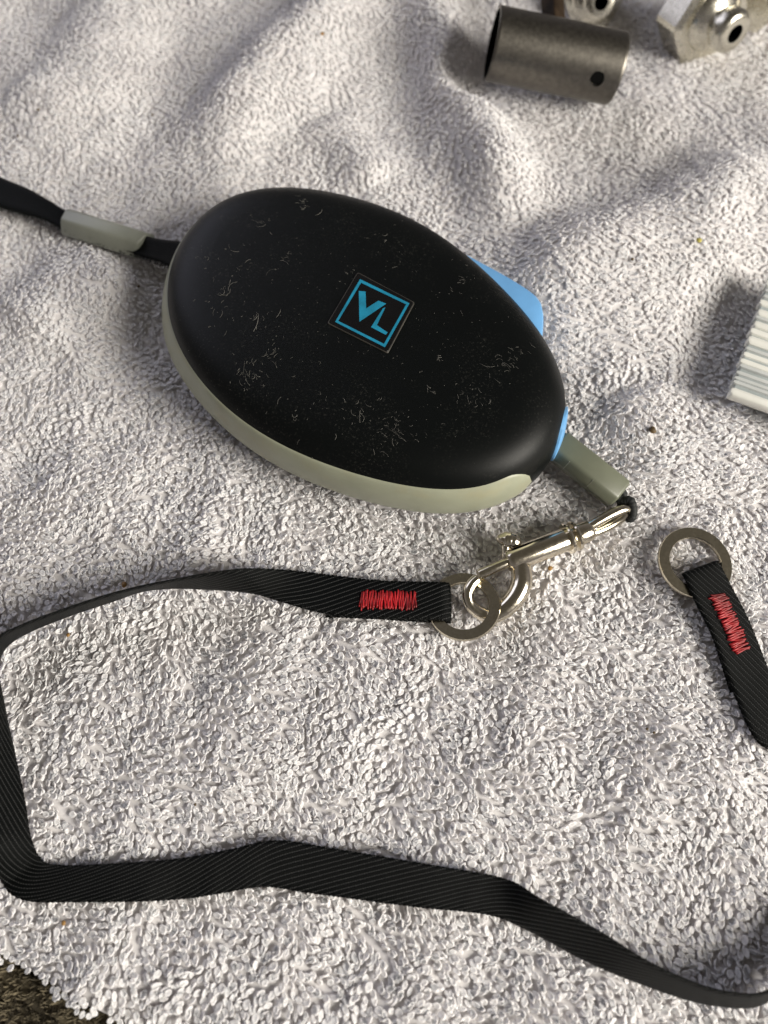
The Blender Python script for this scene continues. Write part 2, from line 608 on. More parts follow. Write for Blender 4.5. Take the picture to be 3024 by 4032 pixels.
def make_loops():
    sp = 1.48
    gx, gy = np.meshgrid(np.arange(-200, 205, sp), np.arange(-125, 235, sp))
    x = (gx + (np.arange(gx.shape[0]) % 2)[:, None] * sp * 0.5).ravel()
    y = gy.ravel()
    x = x + rng.uniform(-0.62, 0.62, len(x))
    y = y + rng.uniform(-0.62, 0.62, len(y))
    # the part of the towel around what the photograph shows
    dd = np.stack([x, y - CAM_Y, np.full_like(x, -CAM_H)], 1)
    cz = -(dd[:, 1] * -ST + dd[:, 2] * CT)
    cx = dd[:, 0] / cz
    cy = (dd[:, 1] * CT + dd[:, 2] * ST) / cz
    k = (np.abs(cx) < 0.56) & (np.abs(cy) < 0.735) & (edge_dist(x, y) > -0.6)
    x, y = x[k], y[k]
    k = outline_sd(x, y) > -7
    x, y = x[k], y[k]
    n = len(x)
    e = 0.4
    z = H(x, y) - PILE - 0.15 + edge_drop(x, y)
    hx = (H(x + e, y) - H(x - e, y)) / (2 * e)
    hy = (H(x, y + e) - H(x, y - e)) / (2 * e)
    up = np.stack([-hx, -hy, np.ones(n)], 1)
    up /= np.linalg.norm(up, axis=1)[:, None]
    ang = math.radians(-48) + 0.55 * n_dir(x, y) + 0.55 * n_dir2(x, y) + rng.normal(0, 0.45, n)
    lean = np.clip(rng.normal(1.20, 0.11, n) + 0.10 * sstep(-20, 60, y) + 0.06 * n_twist(x, y), 0.7, 1.42)
    ld = np.stack([np.cos(ang), np.sin(ang), np.zeros(n)], 1)
    ld -= up * np.sum(ld * up, 1)[:, None]
    ld /= np.linalg.norm(ld, axis=1)[:, None]
    A = up * np.cos(lean)[:, None] + ld * np.sin(lean)[:, None]        # loop axis
    sd = np.cross(up, ld)
    tw = rng.normal(0, 0.36, n) * (1 - 0.45 * sstep(-30, 60, y)) + 0.15 * n_twist(x + 40, y)
    nn = np.cross(A, sd)
    B = sd * np.cos(tw)[:, None] + nn * np.sin(tw)[:, None]            # loop width direction
    C = np.cross(A, B)
    Lh = rng.normal(2.3, 0.30, n) * (1 - 0.16 * sstep(0, 90, y))
    # under pressed-down straps and things the pile is the same; near the hem it is longer
    Lh = np.clip(Lh, 1.4, 3.1) * (0.72 + 0.28 * sstep(0, 4, edge_dist(x, y)))
    Wd = np.clip(rng.normal(0.78, 0.13, n), 0.45, 1.2) * (1 - 0.14 * sstep(0, 90, y))
    yr = rng.normal(0.37, 0.035, n)
    # each loop is a closed bight of yarn: a thick rim around a shallow dished middle, a little twisted
    NA = 7
    ph = np.arange(NA) * 2 * np.pi / NA
    rows = [(0.60, 0.13), (0.84, 0.25), (1.0, 0.0), (0.84, -0.25), (0.60, -0.13)]
    base = np.stack([x, y, z], 1)
    curl = rng.normal(0, 0.20, n)
    bend = rng.normal(0.25, 0.22, n)
    thin = 1 - 0.25 * sstep(-20, 70, y)
    cols = []
    def place(u, v, w):
        # u across (-1..1), v along (-1..1), w thickness (mm)
        vv = (v + 1) * 0.5
        wid = Wd * (0.62 + 0.38 * np.sin(np.pi * np.clip(vv, 0, 1) ** 0.8))
        return (base + A * (Lh * vv)[:, None] + B * (wid * u)[:, None]
                + C * (w * yr / 0.37 * thin + curl * u * v - bend * vv * vv)[:, None])
    one = np.ones(n)
    cols.append(place(0 * one, 0 * one, 0.05 * one))
    for rr, w in rows:
        for a in ph:
            cols.append(place(rr * math.cos(a) * one, rr * math.sin(a) * one, w * one))
    cols.append(place(0 * one, 0 * one, -0.05 * one))
    V = np.stack(cols, 1)
    nv = V.shape[1]
    V = V.reshape(-1, 3)
    tri, quad = [], []
    for j in range(NA):
        k = (j + 1) % NA
        tri.append((0, 1 + j, 1 + k))
        for r_ in range(len(rows) - 1):
            a, b = 1 + r_ * NA, 1 + (r_ + 1) * NA
            quad.append((a + j, b + j, b + k, a + k))
        a = 1 + (len(rows) - 1) * NA
        tri.append((nv - 1, a + k, a + j))
    off = (np.arange(n) * nv)[:, None, None]
    F4 = (off + np.array(quad)[None]).reshape(-1, 4)
    F3 = (off + np.array(tri)[None]).reshape(-1, 3)
    vi = np.concatenate([F4.ravel(), F3.ravel()])
    ls = np.concatenate([np.arange(len(F4)) * 4, len(F4) * 4 + np.arange(len(F3)) * 3])
    me = bpy.data.meshes.new('terry_loops')
    me.vertices.add(len(V))
    me.vertices.foreach_set('co', ((V - np.array([0, 0, -3.0])) * S).astype(np.float32).ravel())
    me.loops.add(len(vi))
    me.loops.foreach_set('vertex_index', vi.astype(np.int32))
    me.polygons.add(len(ls))
    me.polygons.foreach_set('loop_start', ls.astype(np.int32))
    me.polygons.foreach_set('use_smooth', np.ones(len(ls), dtype=bool))
    me.update(calc_edges=True)
    me.materials.append(M_TERRY)
    o = bpy.data.objects.new('terry_loops', me)
    COL.objects.link(o)
    o.parent = towel
    o['kind'] = 'stuff'
    print('LOOPS', n, 'tris', len(F4) * 2 + len(F3))
make_loops()

# ------------------------------------------------------------------ carpet
CARPET_Z = -7.0
def make_carpet():
    xs = np.arange(-700, 701, 20.0)
    X, Y = np.meshgrid(xs, xs, indexing='ij')
    V = np.stack([X, Y + 80, np.full_like(X, CARPET_Z - 2.2)], -1).reshape(-1, 3)
    n = len(xs)
    F = [(i * n + j, (i + 1) * n + j, (i + 1) * n + j + 1, i * n + j + 1) for i in range(n - 1) for j in range(n - 1)]
    c = build('carpet', V, F, M_CARPET)
    c['kind'] = 'structure'
    # pile fibres around the visible corner
    m = 16000
    u = rng.uniform(-60, 75, m)
    w = rng.uniform(-48, 4, m)
    bx = E0[0] + u * EDGE_D[0] + w * EDGE_N[0]
    by = E0[1] + u * EDGE_D[1] + w * EDGE_N[1]
    V, F = [], []
    for i in range(m):
        a = rng.uniform(0, 6.28)
        l = rng.uniform(0.5, 1.6)
        hh = rng.uniform(1.6, 3.2)
        p0 = np.array([bx[i], by[i], CARPET_Z - 2.2])
        tip = p0 + np.array([math.cos(a) * l, math.sin(a) * l, hh])
        mid = (p0 + tip) / 2 + np.array([0, 0, 0.4])
        s = np.array([-math.sin(a), math.cos(a), 0]) * 0.16
        o = len(V)
        V += [p0 - s, p0 + s, mid + s * 1.1, mid - s * 1.1, tip + s * 0.4, tip - s * 0.4]
        F += [(o, o + 1, o + 2, o + 3), (o + 3, o + 2, o + 4, o + 5)]
    f = build('carpet_fibres', np.array(V), F, M_CARPET)
    f['kind'] = 'stuff'
    f['label'] = 'short brown carpet pile showing beyond the towel hem'
    f['category'] = 'carpet'
make_carpet()

# ------------------------------------------------------------------ leash case
TOP = 27.6
case = thing('retractable_leash', 'egg shaped black leash case with grey green rim and blue thumb button', 'dog leash', (CEN[0], CEN[1], 0))
PROF = [(0.15, 11.0), (0.5, 8.0), (1.4, 5.2), (2.8, 3.2), (4.8, 1.6), (7.5, 0.5), (11.0, 0.05), (14.0, 0.0), (17.0, 0.35), (19.4, 1.1),
        (21.0, 1.95), (22.6, 3.1), (24.0, 4.6), (25.2, 6.6), (26.1, 9.0), (26.75, 12.0), (27.15, 15.5)]
PZ = np.array([p[0] for p in PROF])
PI_ = np.array([p[1] for p in PROF])
def inset_at(z):
    return np.interp(z, PZ, PI_)
def ring_at(z, inset):
    p = OUT - OUTN * (inset + flare_in(z))[:, None]
    return np.column_stack([p, np.full(len(p), z)])
def body():
    rings = []
    zz = []
    for i in range(len(PROF) - 1):
        a, b = PROF[i], PROF[i + 1]
        zz += [(a[0] + (b[0] - a[0]) * k / 2, None) for k in range(2)]
    zs = catmull(np.array(PROF), 3)
    for z, d in zs:
        rings.append(ring_at(z, d))
    last = rings[-1]
    c = np.array([*last[:, :2].mean(0), 0])
    for k, f in enumerate((0.8, 0.6, 0.4, 0.2, 0.06)):
        r = last.copy()
        r[:, :2] = c[:2] + (r[:, :2] - c[:2]) * f
        r[:, 2] = 27.15 + (TOP - 27.15) * (1 - f * f)
        rings.append(r)
    V, F = loft(rings)
    return V, F
bV, bF = body()
shell = build('shell', bV, bF, M_SHELL, case)
bvh = BVHTree.FromPolygons([Vector(v) for v in bV], [list(f) for f in bF])
def dome(x, y):
    hit = bvh.ray_cast(Vector((x, y, 60)), Vector((0, 0, -1)))
    return (np.array(hit[0]), np.array(hit[1])) if hit[0] is not None else (None, None)

def nearest_idx(p):
    return int(np.argmin(np.sum((OUT - np.asarray(p)[:2]) ** 2, 1)))
NO = len(OUT)
def arc_between(i0, i1, through):
    """indices from i0 to i1 along the outline, the way that passes 'through'"""
    f = [(i0 + k) % NO for k in range((i1 - i0) % NO + 1)]
    b = [(i0 - k) % NO for k in range((i0 - i1) % NO + 1)]
    return f if through in f else b

def patch(name, idx, zlo, zhi, proud, mat, parent, nz=9, thick=1.2, edge=None):
    """a strip of the case wall, slightly proud of it, with rounded borders"""
    m = len(idx)
    rings = []
    for q, i in enumerate(idx):
        lo, hi = zlo[q], zhi[q]
        pts = []
        for k in range(nz):
            s = k / (nz - 1)
            z = lo + (hi - lo) * (0.5 - 0.5 * math.cos(math.pi * s))
            e = math.sqrt(max(0, 1 - (2 * s - 1) ** 8)) if 0 < s < 1 else 0
            off = -inset_at(z) - flare_in(z)[i] + proud * e - 0.12
            p = OUT[i] + OUTN[i] * off
            pts.append((p[0], p[1], z))
        for k in range(nz - 1, -1, -1):
            s = k / (nz - 1)
            z = lo + (hi - lo) * (0.5 - 0.5 * math.cos(math.pi * s))
            p = OUT[i] + OUTN[i] * (-inset_at(z) - flare_in(z)[i] - thick)
            pts.append((p[0], p[1], z))
        rings.append(pts)
    V, F = loft(rings)
    return build(name, V, F, mat, parent, sharp=50)

i_tip = nearest_idx(at9(1140, 1032, 14))
i_left = nearest_idx(at9(345, 640, 12))
i_top = nearest_idx(at9(640, 415, 16))
idx = arc_between(i_top, i_tip, i_left)
m = len(idx)
seg = np.linalg.norm(np.diff(OUT[idx], axis=0), axis=1)
s_end = np.r_[np.cumsum(seg[::-1])[::-1], 0.0]          # distance to the tip
s_beg = np.r_[0.0, np.cumsum(seg)]
rnd = np.sqrt(np.clip(1 - (1 - np.clip(s_end / 9.0, 0, 1)) ** 2, 0, 1))
rnd0 = np.sqrt(np.clip(1 - (1 - np.clip(s_beg / 20.0, 0, 1)) ** 2, 0, 1))
lift = 1.6 * np.exp(-(s_end / 12.0) ** 2)
hi = 13.0 + (20.7 - 13.0) * np.minimum(rnd, rnd0) + lift * np.minimum(rnd, 1) * 0.6
lo = 13.0 - (13.0 - 4.6) * np.minimum(rnd, rnd0)
patch('side_band', idx, lo, hi, 0.42, M_BAND, case, nz=15)

# blue cord guide at the nose
i_n0 = nearest_idx(at9(1222, 880, 15))
i_n1 = nearest_idx(at9(1190, 992, 13))
i_nm = nearest_idx(at9(1212, 935, 15))
idx = arc_between(i_n0, i_n1, i_nm)
m = len(idx)
q = np.linspace(-1, 1, m)
hh = np.sqrt(np.clip(1 - np.abs(q) ** 2.2, 0, 1))
patch('cord_guide', idx, 13 - 7.0 * hh - 0.05, 13.2 + 6.6 * hh + 0.05, 0.9, M_BLUE, case, nz=13)

# blue thumb button on the far side
i_b0 = nearest_idx(at9(985, 535, 15))
i_b1 = nearest_idx(at9(1180, 738, 15))
i_bm = nearest_idx(at9(1090, 632, 15))
idx = arc_between(i_b0, i_b1, i_bm)
m = len(idx)
bp = np.array([(0, -0.6), (0.1, 0.2), (0.25, 1.6), (0.45, 3.9), (0.62, 5.8), (0.70, 6.35), (0.76, 6.0), (0.84, 4.3), (0.93, 1.6), (1.0, -0.6)])
rings = []
sarc = np.r_[0, np.cumsum(np.linalg.norm(np.diff(OUT[idx], axis=0), axis=1))]
sarc /= sarc[-1]
for qn in np.linspace(0, 1, 60):
    b = np.interp(qn, bp[:, 0], bp[:, 1])
    p = np.array([np.interp(qn, sarc, OUT[idx][:, 0]), np.interp(qn, sarc, OUT[idx][:, 1])])
    nrm = unit([np.interp(qn, sarc, OUTN[idx][:, 0]), np.interp(qn, sarc, OUTN[idx][:, 1])])
    pts = []
    for (o, z) in [(-2.5, 7), (b - 1.2, 7.2), (b - 0.4, 7.8), (b - 0.05, 9), (b, 11), (b, 15.5), (b - 0.05, 17), (b - 0.35, 18.2), (b - 1.1, 19.0), (-2.5, 19.2)]:
        w = p + nrm * max(o, -2.5)
        pts.append((w[0], w[1], z))
    rings.append(pts)
V, F = loft(rings)
build('thumb_button', V, F, M_BLUE, case, sharp=60)

# badge with the VL mark: coordinates read in a close view (1 unit = 0.3014 px)
def bpt(x, y, up=0.0):
    p = at(1200 + 0.3014 * x, 1000 + 0.3014 * y, TOP + 0.25)
    return np.array([p[0], p[1], TOP + 0.25 + up])
def poly_prism(pts2, z0, z1, bev=0.0):
    pts = np.array(pts2)
    n = len(pts)
    a = np.column_stack([pts[:, :2], np.full(n, z0)])
    c = pts[:, :2].mean(0)
    b = np.column_stack([pts[:, :2], np.full(n, z1 - bev)])
    ring = [a, b]
    if bev:
        t = pts[:, :2] + (c - pts[:, :2]) / np.linalg.norm(c - pts[:, :2], axis=1)[:, None] * bev * 1.4
        ring.append(np.column_stack([t, np.full(n, z1)]))
    return loft(ring)
BC = [bpt(690, 235), bpt(1440, 632), bpt(1085, 1300), bpt(290, 905)]
def rounded(poly, r, n=5):
    P = [np.array(p[:2]) for p in poly]
    out = []
    for i in range(len(P)):
        a, b, c = P[i - 1], P[i], P[(i + 1) % len(P)]
        p0, p1 = b + unit(a - b) * r, b + unit(c - b) * r
        for k in range(n):
            t = k / (n - 1)
            out.append((1 - t) ** 2 * p0 + 2 * t * (1 - t) * b + t * t * p1)
    return np.array(out)
def shrink(poly, d):
    c = np.mean([p[:2] for p in poly], 0)
    return [np.array([*(p[:2] + unit(c - p[:2]) * d), 0]) for p in poly]
rim = build('badge', *poly_prism(rounded(BC, 0.7), TOP - 1.2, TOP + 0.32, 0.12), M_BADGE_EDGE, case, sharp=30)
build('badge_face', *poly_prism(rounded(shrink(BC, 0.42), 0.6), TOP - 0.5, TOP + 0.40, 0.05), M_BADGE, rim, sharp=30)
FR_O = [bpt(722, 335), bpt(1368, 650), bpt(1047, 1225), bpt(397, 893)]
FR_I = [bpt(735, 382), bpt(1325, 665), bpt(1035, 1180), bpt(437, 880)]
z0, z1 = TOP + 0.42, TOP + 0.47
V, F = [], []
for P_, z in ((FR_O, z0), (FR_I, z0), (FR_O, z1), (FR_I, z1)):
    V += [(p[0], p[1], z) for p in P_]
for i in range(4):
    k = (i + 1) % 4
    F += [(8 + i, 8 + k, 12 + k, 12 + i), (i, k, 8 + k, 8 + i), (4 + k, 4 + i, 12 + i, 12 + k), (k, i, 4 + i, 4 + k)]
build('logo_frame', V, F, M_PRINT, rim, smooth=False)
def letter(pts):
    build('logo_letter', *poly_prism([bpt(*p) for p in pts], z0, z1), M_PRINT, rim, smooth=False)
letter([(706, 488), (795, 497), (802, 718), (962, 616), (1062, 655), (714, 890)])
letter([(1020, 718), (1052, 704), (942, 936), (1082, 1030), (1058, 1062), (866, 962)])

# lint and hairs caught on the rubber
def make_lint():
    r = np.random.default_rng(21)
    parts = []
    clumps = [(540, 812, 22, 1.1), (590, 768, 12, -0.9), (525, 800, 10, 1.9), (860, 940, 26, 0.6), (850, 915, 10, 2.2), (1100, 772, 14, 0.5), (1085, 790, 10, 0.7), (650, 440, 8, 0.1),
              (500, 620, 10, 2.0), (470, 660, 8, 2.2), (1000, 602, 9, 0.3), (985, 640, 6, 1.0), (760, 592, 6, 0.2), (620, 560, 10, 0.2), (560, 700, 8, 1.4), (700, 860, 8, 0.7), (920, 850, 8, 1.2),
              (1010, 850, 8, 2.0), (950, 780, 5, 0.4), (640, 900, 6, 2.5), (740, 740, 5, 0.9), (480, 560, 8, 0.6), (560, 490, 6, 0.1), (830, 520, 6, 2.8), (1060, 880, 6, 0.9), (790, 900, 8, 1.5)]
    for (cx_, cy_, n, a0) in clumps:
        c = at9(cx_, cy_, 26.5)[:2]
        for _ in range(int(n * 1.5)):
            p = c + r.normal(0, 1.0, 2) * r.choice([1.2, 2.5, 5.0])
            if outline_sd(np.array([p[0]]), np.array([p[1]]))[0] > -2:
                continue
            a = a0 + r.normal(0, 0.5)
            L = 0.25 + r.exponential(0.75)
            pts = []
            bend = r.normal(0, 0.9)
            for k in range(5):
                t = k / 4 - 0.5
                aa = a + bend * t
                w = p + L * t * np.array([math.cos(aa), -math.sin(aa)])
                h, nn = dome(w[0], w[1])
                if h is None:
                    break
                pts.append(h + nn * (0.03 + 0.05 * abs(math.sin(3 * k + a))))
            if len(pts) == 5:
                parts.append(tube(pts, r.uniform(0.02, 0.055), 4))
    # fine dust grains everywhere on top
    for _ in range(260):
        p = CEN + r.normal(0, 1, 2) * np.array([24, 20])
        if outline_sd(np.array([p[0]]), np.array([p[1]]))[0] > -3:
            continue
        h, nn = dome(p[0], p[1])
        if h is not None:
            a = r.uniform(0, 6.28)
            d = np.array([math.cos(a), math.sin(a), 0]) * r.uniform(0.05, 0.22)
            parts.append(tube([h - d + nn * 0.03, h + nn * 0.06, h + d + nn * 0.03], r.uniform(0.02, 0.05), 4))
    o = build('lint', *merge(*parts), M_LINT, case)
    o['kind'] = 'stuff'
    # dark hairs standing off the far rim
    parts = []
    for (x, y) in [(545, 424), (720, 424), (880, 476), (905, 489), (1215, 795), (470, 450), (1000, 546), (640, 415)]:
        i = nearest_idx(at9(x, y, 18))
        for k in range(3):
            p = np.array([*(OUT[(i + k) % NO] - OUTN[(i + k) % NO] * 0.6), 18.2])
            d = np.array([*OUTN[i], 0.3]) + r.normal(0, 0.6, 3)
            L = r.uniform(0.5, 1.3)
            parts.append(tube([p, p + d * L * 0.5, p + d * L + r.normal(0, 0.2, 3)], 0.07, 4))
    o = build('hair', *merge(*parts), M_FUZZ, case)
    o['kind'] = 'stuff'
make_lint()

# ------------------------------------------------------------------ ribbons
def ribbon(keysA, keysB, thick, n=10, cross=8, scallop=0.0, step=None, crown=0.0, ground=None):
    A = catmull(keysA, n)
    B = catmull(keysB, n)
    C = (A + B) / 2
    d = np.r_[0, np.cumsum(np.linalg.norm(np.diff(C, axis=0), axis=1))]
    if step:
        s = np.arange(0, d[-1], step)
        A = np.stack([np.interp(s, d, A[:, i]) for i in range(3)], 1)
        B = np.stack([np.interp(s, d, B[:, i]) for i in range(3)], 1)
        if ground:
            for q in (A, B):
                q[:, 2] = np.maximum(q[:, 2], H(q[:, 0], q[:, 1]) + ground)
            M_ = (A + B) / 2
            up_ = np.maximum(0, H(M_[:, 0], M_[:, 1]) + ground - M_[:, 2])
            up_ = np.convolve(up_, np.ones(9) / 9, 'same')
            A[:, 2] += up_
            B[:, 2] += up_
        C = (A + B) / 2
        d = s
    W = np.linalg.norm(A - B, axis=1).mean()
    T = np.gradient(C, axis=0)
    T /= np.linalg.norm(T, axis=1)[:, None]
    X = B - A
    Nn = np.cross(T, X)
    Nn /= np.linalg.norm(Nn, axis=1)[:, None]
    rings, uvs = [], []
    for i in range(len(C)):
        pts, uv = [], []
        sc_ = scallop * math.sin(2 * math.pi * d[i] / 1.1)
        x = X[i]
        xl = np.linalg.norm(x)
        for side in (1, -1):
            for k in range(cross + 1):
                t = k / cross if side == 1 else 1 - k / cross
                edge = min(t, 1 - t) * xl
                h = thick * 0.5 * min(1.0, 0.45 + edge / 0.8)
                tt = t + (t - 0.5) * 2 * sc_ / xl * (1 if edge < 0.3 else 0)
                bow = crown * (1 - (2 * t - 1) ** 2)
                pts.append(A[i] + x * tt + Nn[i] * (side * h + bow))
                uv.append((d[i], t * W + (0 if side == 1 else 30)))
        rings.append(pts)
        uvs += uv
    V, F = loft(rings)
    return V, F, np.array(uvs), (A, B, Nn, d)

# wrist strap and slider at the tail of the case
def wrist():
    keys = [  # edge A px, edge B px, z
        ((-420, 560), (-430, 660), 3.0), ((-200, 620), (-215, 730), 3.2), ((-60, 668), (-70, 775), 3.6), ((20, 708), (0, 815), 3.8), ((110, 745), (80, 838), 4.2), ((200, 795), (175, 865), 4.6),
        ((275, 838), (255, 905), 4.6), ((420, 880), (405, 960), 5.0), ((540, 918), (560, 1010), 6.5), ((620, 942), (630, 1030), 10.0), ((715, 955), (700, 1060), 13.0), ((800, 975), (790, 1070), 13.5)]
    A = [at(*k[0], k[2]) for k in keys]
    B = [at(*k[1], k[2]) for k in keys]
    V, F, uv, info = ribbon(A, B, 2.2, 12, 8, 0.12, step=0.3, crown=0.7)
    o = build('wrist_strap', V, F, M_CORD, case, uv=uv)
    # frayed lower edge
    r = np.random.default_rng(5)
    parts = []
    Bp = info[1]
    for i in range(0, len(Bp)):
        if at(0, 0)[0] - 400 < Bp[i][0] and r.random() < 0.75:
            p = Bp[i]
            for _ in range(2):
                q = p + np.array([r.normal(0, 0.5), -abs(r.normal(0.45, 0.5)), r.normal(-0.3, 0.5)])
                parts.append(tube([p + np.array([0, 0.3, 0]), (p + q) / 2 + r.normal(0, 0.1, 3), q], 0.09, 4))
    o2 = build('frayed_threads', *merge(*parts), M_FUZZ, o)
    o2['kind'] = 'stuff'
wrist()

def hexbar(p0, p1, sect, mat, name, parent, skew=0.0, bev=0.6, roll=0.0, up=(0, 0, 1)):
    """bar of polygon section (list of (side, height)), bevelled ends, rounded long edges"""
    A, U, B = frame_of(np.asarray(p1) - np.asarray(p0), up)
    L = np.linalg.norm(np.asarray(p1) - np.asarray(p0))
    cr, sr = math.cos(roll), math.sin(roll)
    P = [np.array([x * cr - y * sr, x * sr + y * cr]) for x, y in sect]
    R = []
    for i in range(len(P)):
        a, b, c = P[i - 1], P[i], P[(i + 1) % len(P)]
        la, lc = np.linalg.norm(a - b), np.linalg.norm(c - b)
        r = min(0.9, la * 0.4, lc * 0.4)
        q0, q1 = b + unit(a - b) * r, b + unit(c - b) * r
        for t in (0, 0.33, 0.67, 1):
            R.append((1 - t) ** 2 * q0 + 2 * t * (1 - t) * b + t * t * q1)
    R = np.array(R)
    rings = []
    for s, k in [(0, 1 - bev / 4), (bev * 0.3, 1 - bev / 10), (bev, 1), (L * 0.5, 1), (L - bev, 1), (L - bev * 0.3, 1 - bev / 10), (L, 1 - bev / 4)]:
        rr = R * k
        rings.append(np.asarray(p0) + A * s + rr[:, :1] * B + rr[:, 1:] * U + A * (skew * rr[:, :1]) * (1 if s > L / 2 else -0.2))
    return build(name, *loft(rings), mat, parent, sharp=40)

# slider of the wrist strap
hexbar(at(262, 872, 4.4), at(572, 968, 6.0), [(-4.9, 0.2), (-2.6, 3.3), (1.8, 3.3), (5.2, -0.6), (2.8, -3.2), (-3, -3.0)][::-1],
       M_CLIP, 'strap_slider', case, skew=-0.30, bev=0.7, roll=math.radians(-4))
# cord stopper at the nose
sp0, sp1 = at(2189, 1748, 8.6), at(2440, 1948, 5.2)
stop = hexbar(sp0, sp1, [(-3.3, 3.6), (3.3, 3.6), (5.0, 0.7), (3.9, -3.3), (-3.9, -3.3), (-5.0, 0.7)][::-1], M_STOP, 'cord_stopper', case, bev=0.8)
def stopper_seams():
    A, U, B = frame_of(sp1 - sp0)
    L = np.linalg.norm(sp1 - sp0)
    for f in (0.26, 0.62):
        for sgn in (1, -1):
            p = sp0 + A * L * f
            pts = [p + B * sgn * 3.4 + U * 3.4, p + B * sgn * 4.3 + U * 1.85, p + B * sgn * 4.8 + U * 0.7, p + B * sgn * 4.55 + U * -1.0, p + B * sgn * 4.1 + U * -2.6]
            build('moulding_seam', *tube(catmull(pts, 4), 0.09, 5), M_CLIP, stop)
stopper_seams()
# cord from the nose into the stopper, and its end loop through the swivel eye
EYE_TIP = at(2468, 2016, 4.6)
A_, U_, B_ = frame_of(sp1 - sp0)
ins = np.array([*(OUT[i_nm] - OUTN[i_nm] * 3), 11.5])
build('cord', *tube(catmull([ins, (ins + sp0) / 2 + np.array([0, 0, 0.3]), sp0 + A_ * 2], 8), 1.35, 10), M_FUZZ, case)
loop_pts = [sp1 - A_ * 2 + B_ * 1.1, sp1 + A_ * 1.3 + B_ * 1.3 + U_ * 0.6, at(2482, 1972, 6.6), at(2492, 2010, 5.6), at(2484, 2040, 4.2), at(2458, 2030, 3.0), at(2444, 2000, 2.6), sp1 + A_ * 0.8 - B_ * 1.2 - U_ * 0.8, sp1 - A_ * 2 - B_ * 1.2]
lp = catmull(loop_pts, 10)
V, F = tube(lp, 1.25 + 0.10 * np.sin(np.arange(len(lp)) * 1.9), 12)
build('cord_loop', V, F, M_FUZZ, case)

# ------------------------------------------------------------------ snap hook
hk = thing('snap_hook', 'shiny nickel swivel snap hook clipped into a strap ring', 'snap hook', at(2100, 2190, 0))
b0, b1 = at(2236, 2121, 4.5), at(1994, 2214, 4.5)
ax = unit(b1 - b0)
Lb = np.linalg.norm(b1 - b0)
build('barrel', *lathe(b0, ax, [(-0.2, 2.8), (0.0, 3.2), (0.5, 3.3), (Lb - 1.6, 3.3), (Lb - 0.7, 3.15), (Lb - 0.1, 2.6), (Lb, 1.7)], 32), M_NICKEL, hk, sharp=40)
build('collar', *lathe(b0, -ax, [(-0.6, 3.2), (-0.5, 4.2), (-0.1, 4.4), (0.45, 4.2), (0.6, 3.1), (1.0, 2.6), (1.5, 3.1), (1.65, 4.1), (2.1, 4.3), (2.6, 4.1), (2.8, 3.0)], 32), M_NICKEL, hk, sharp=40)
sw = b0 - ax * 2.3
Ls = 5.4
swiv = build('swivel', *lathe(sw, -ax, [(-0.2, 2.8), (0, 3.05), (0.6, 3.15), (Ls - 1.6, 3.0), (Ls - 0.6, 2.6), (Ls, 1.6)], 28), M_NICKEL, hk, sharp=40)
# eye: long wire bow
side = unit(np.cross(ax, [0, 0, 1]))
e0 = sw - ax * 2.6
tip = EYE_TIP
ea = unit(tip - e0)
up2 = unit(np.array([0, 0, 1.0]) * 0.75 + np.array([0.35, 0.85, 0]) * 0.55)
Le = np.linalg.norm(tip - e0)
pts = []
for s, h in [(0.0, 1.35), (0.25, 2.0), (0.5, 2.4), (0.75, 2.3), (0.93, 1.5), (1.0, 0.0), (0.93, -1.5), (0.75, -2.3), (0.5, -2.4), (0.25, -2.0), (0.0, -1.35)]:
    pts.append(e0 + ea * Le * s + up2 * h)
build('eye', *tube(catmull(pts, 6), 1.4, 14), M_NICKEL, swiv)
# rivet studs of the swivel
for s_ in (1, -1):
    p = sw - ax * (Ls - 0.6) - up2 * 1.3 * s_
    build('swivel_lug', *lathe(p + side * -1.6, side, [(0, 0.4), (0.15, 1.0), (0.5, 1.2), (2.7, 1.2), (3.05, 1.0), (3.2, 0.4)], 16), M_NICKEL, swiv)
# slot in which the trigger slides: a dark strip painted as its shade
sl_u = unit(np.array([0, 0, 1.0]) * 0.8 + np.array([-ax[1], ax[0], 0]) * (0.6 if -ax[1] * 0 + ax[0] * 1 > 0 else -0.6))
sl0, sl1 = b1 - ax * 8.2 + sl_u * 3.02, b1 - ax * 2.2 + sl_u * 3.02
build('trigger_slot', *tube([sl0, sl0 * 0.7 + sl1 * 0.3, sl0 * 0.3 + sl1 * 0.7, sl1], [0.35, 0.5, 0.5, 0.45], 8), M_BORE_SHADE, hk)
# hook bow
hp = [at(2040, 2200, 4.2), at(2052, 2245, 4.0), at(2052, 2300, 3.6), at(2028, 2352, 3.0), at(1984, 2398, 2.2), at(1937, 2424, 1.75), at(1891, 2414, 2.2), at(1853, 2382, 3.2),
      at(1842, 2338, 4.3), at(1857, 2300, 5.0), at(1880, 2277, 5.2)]
hr = np.interp(np.linspace(0, 1, 101), [0, 0.08, 0.25, 0.4, 0.55, 0.7, 0.85, 1.0], [2.4, 2.8, 2.9, 2.6, 1.95, 1.6, 1.5, 1.4])
build('hook', *tube(catmull(hp, 10), hr, 18), M_NICKEL, hk)
# plunger bolt
p0_, p1_ = b1 - ax * 3, at(1884, 2263, 5.6)
build('plunger', *lathe(p0_, p1_ - p0_, [(0, 1.1), (0.3, 1.45), (np.linalg.norm(p1_ - p0_) - 0.2, 1.45), (np.linalg.norm(p1_ - p0_), 1.3)], 20), M_NICKEL, hk, sharp=40)
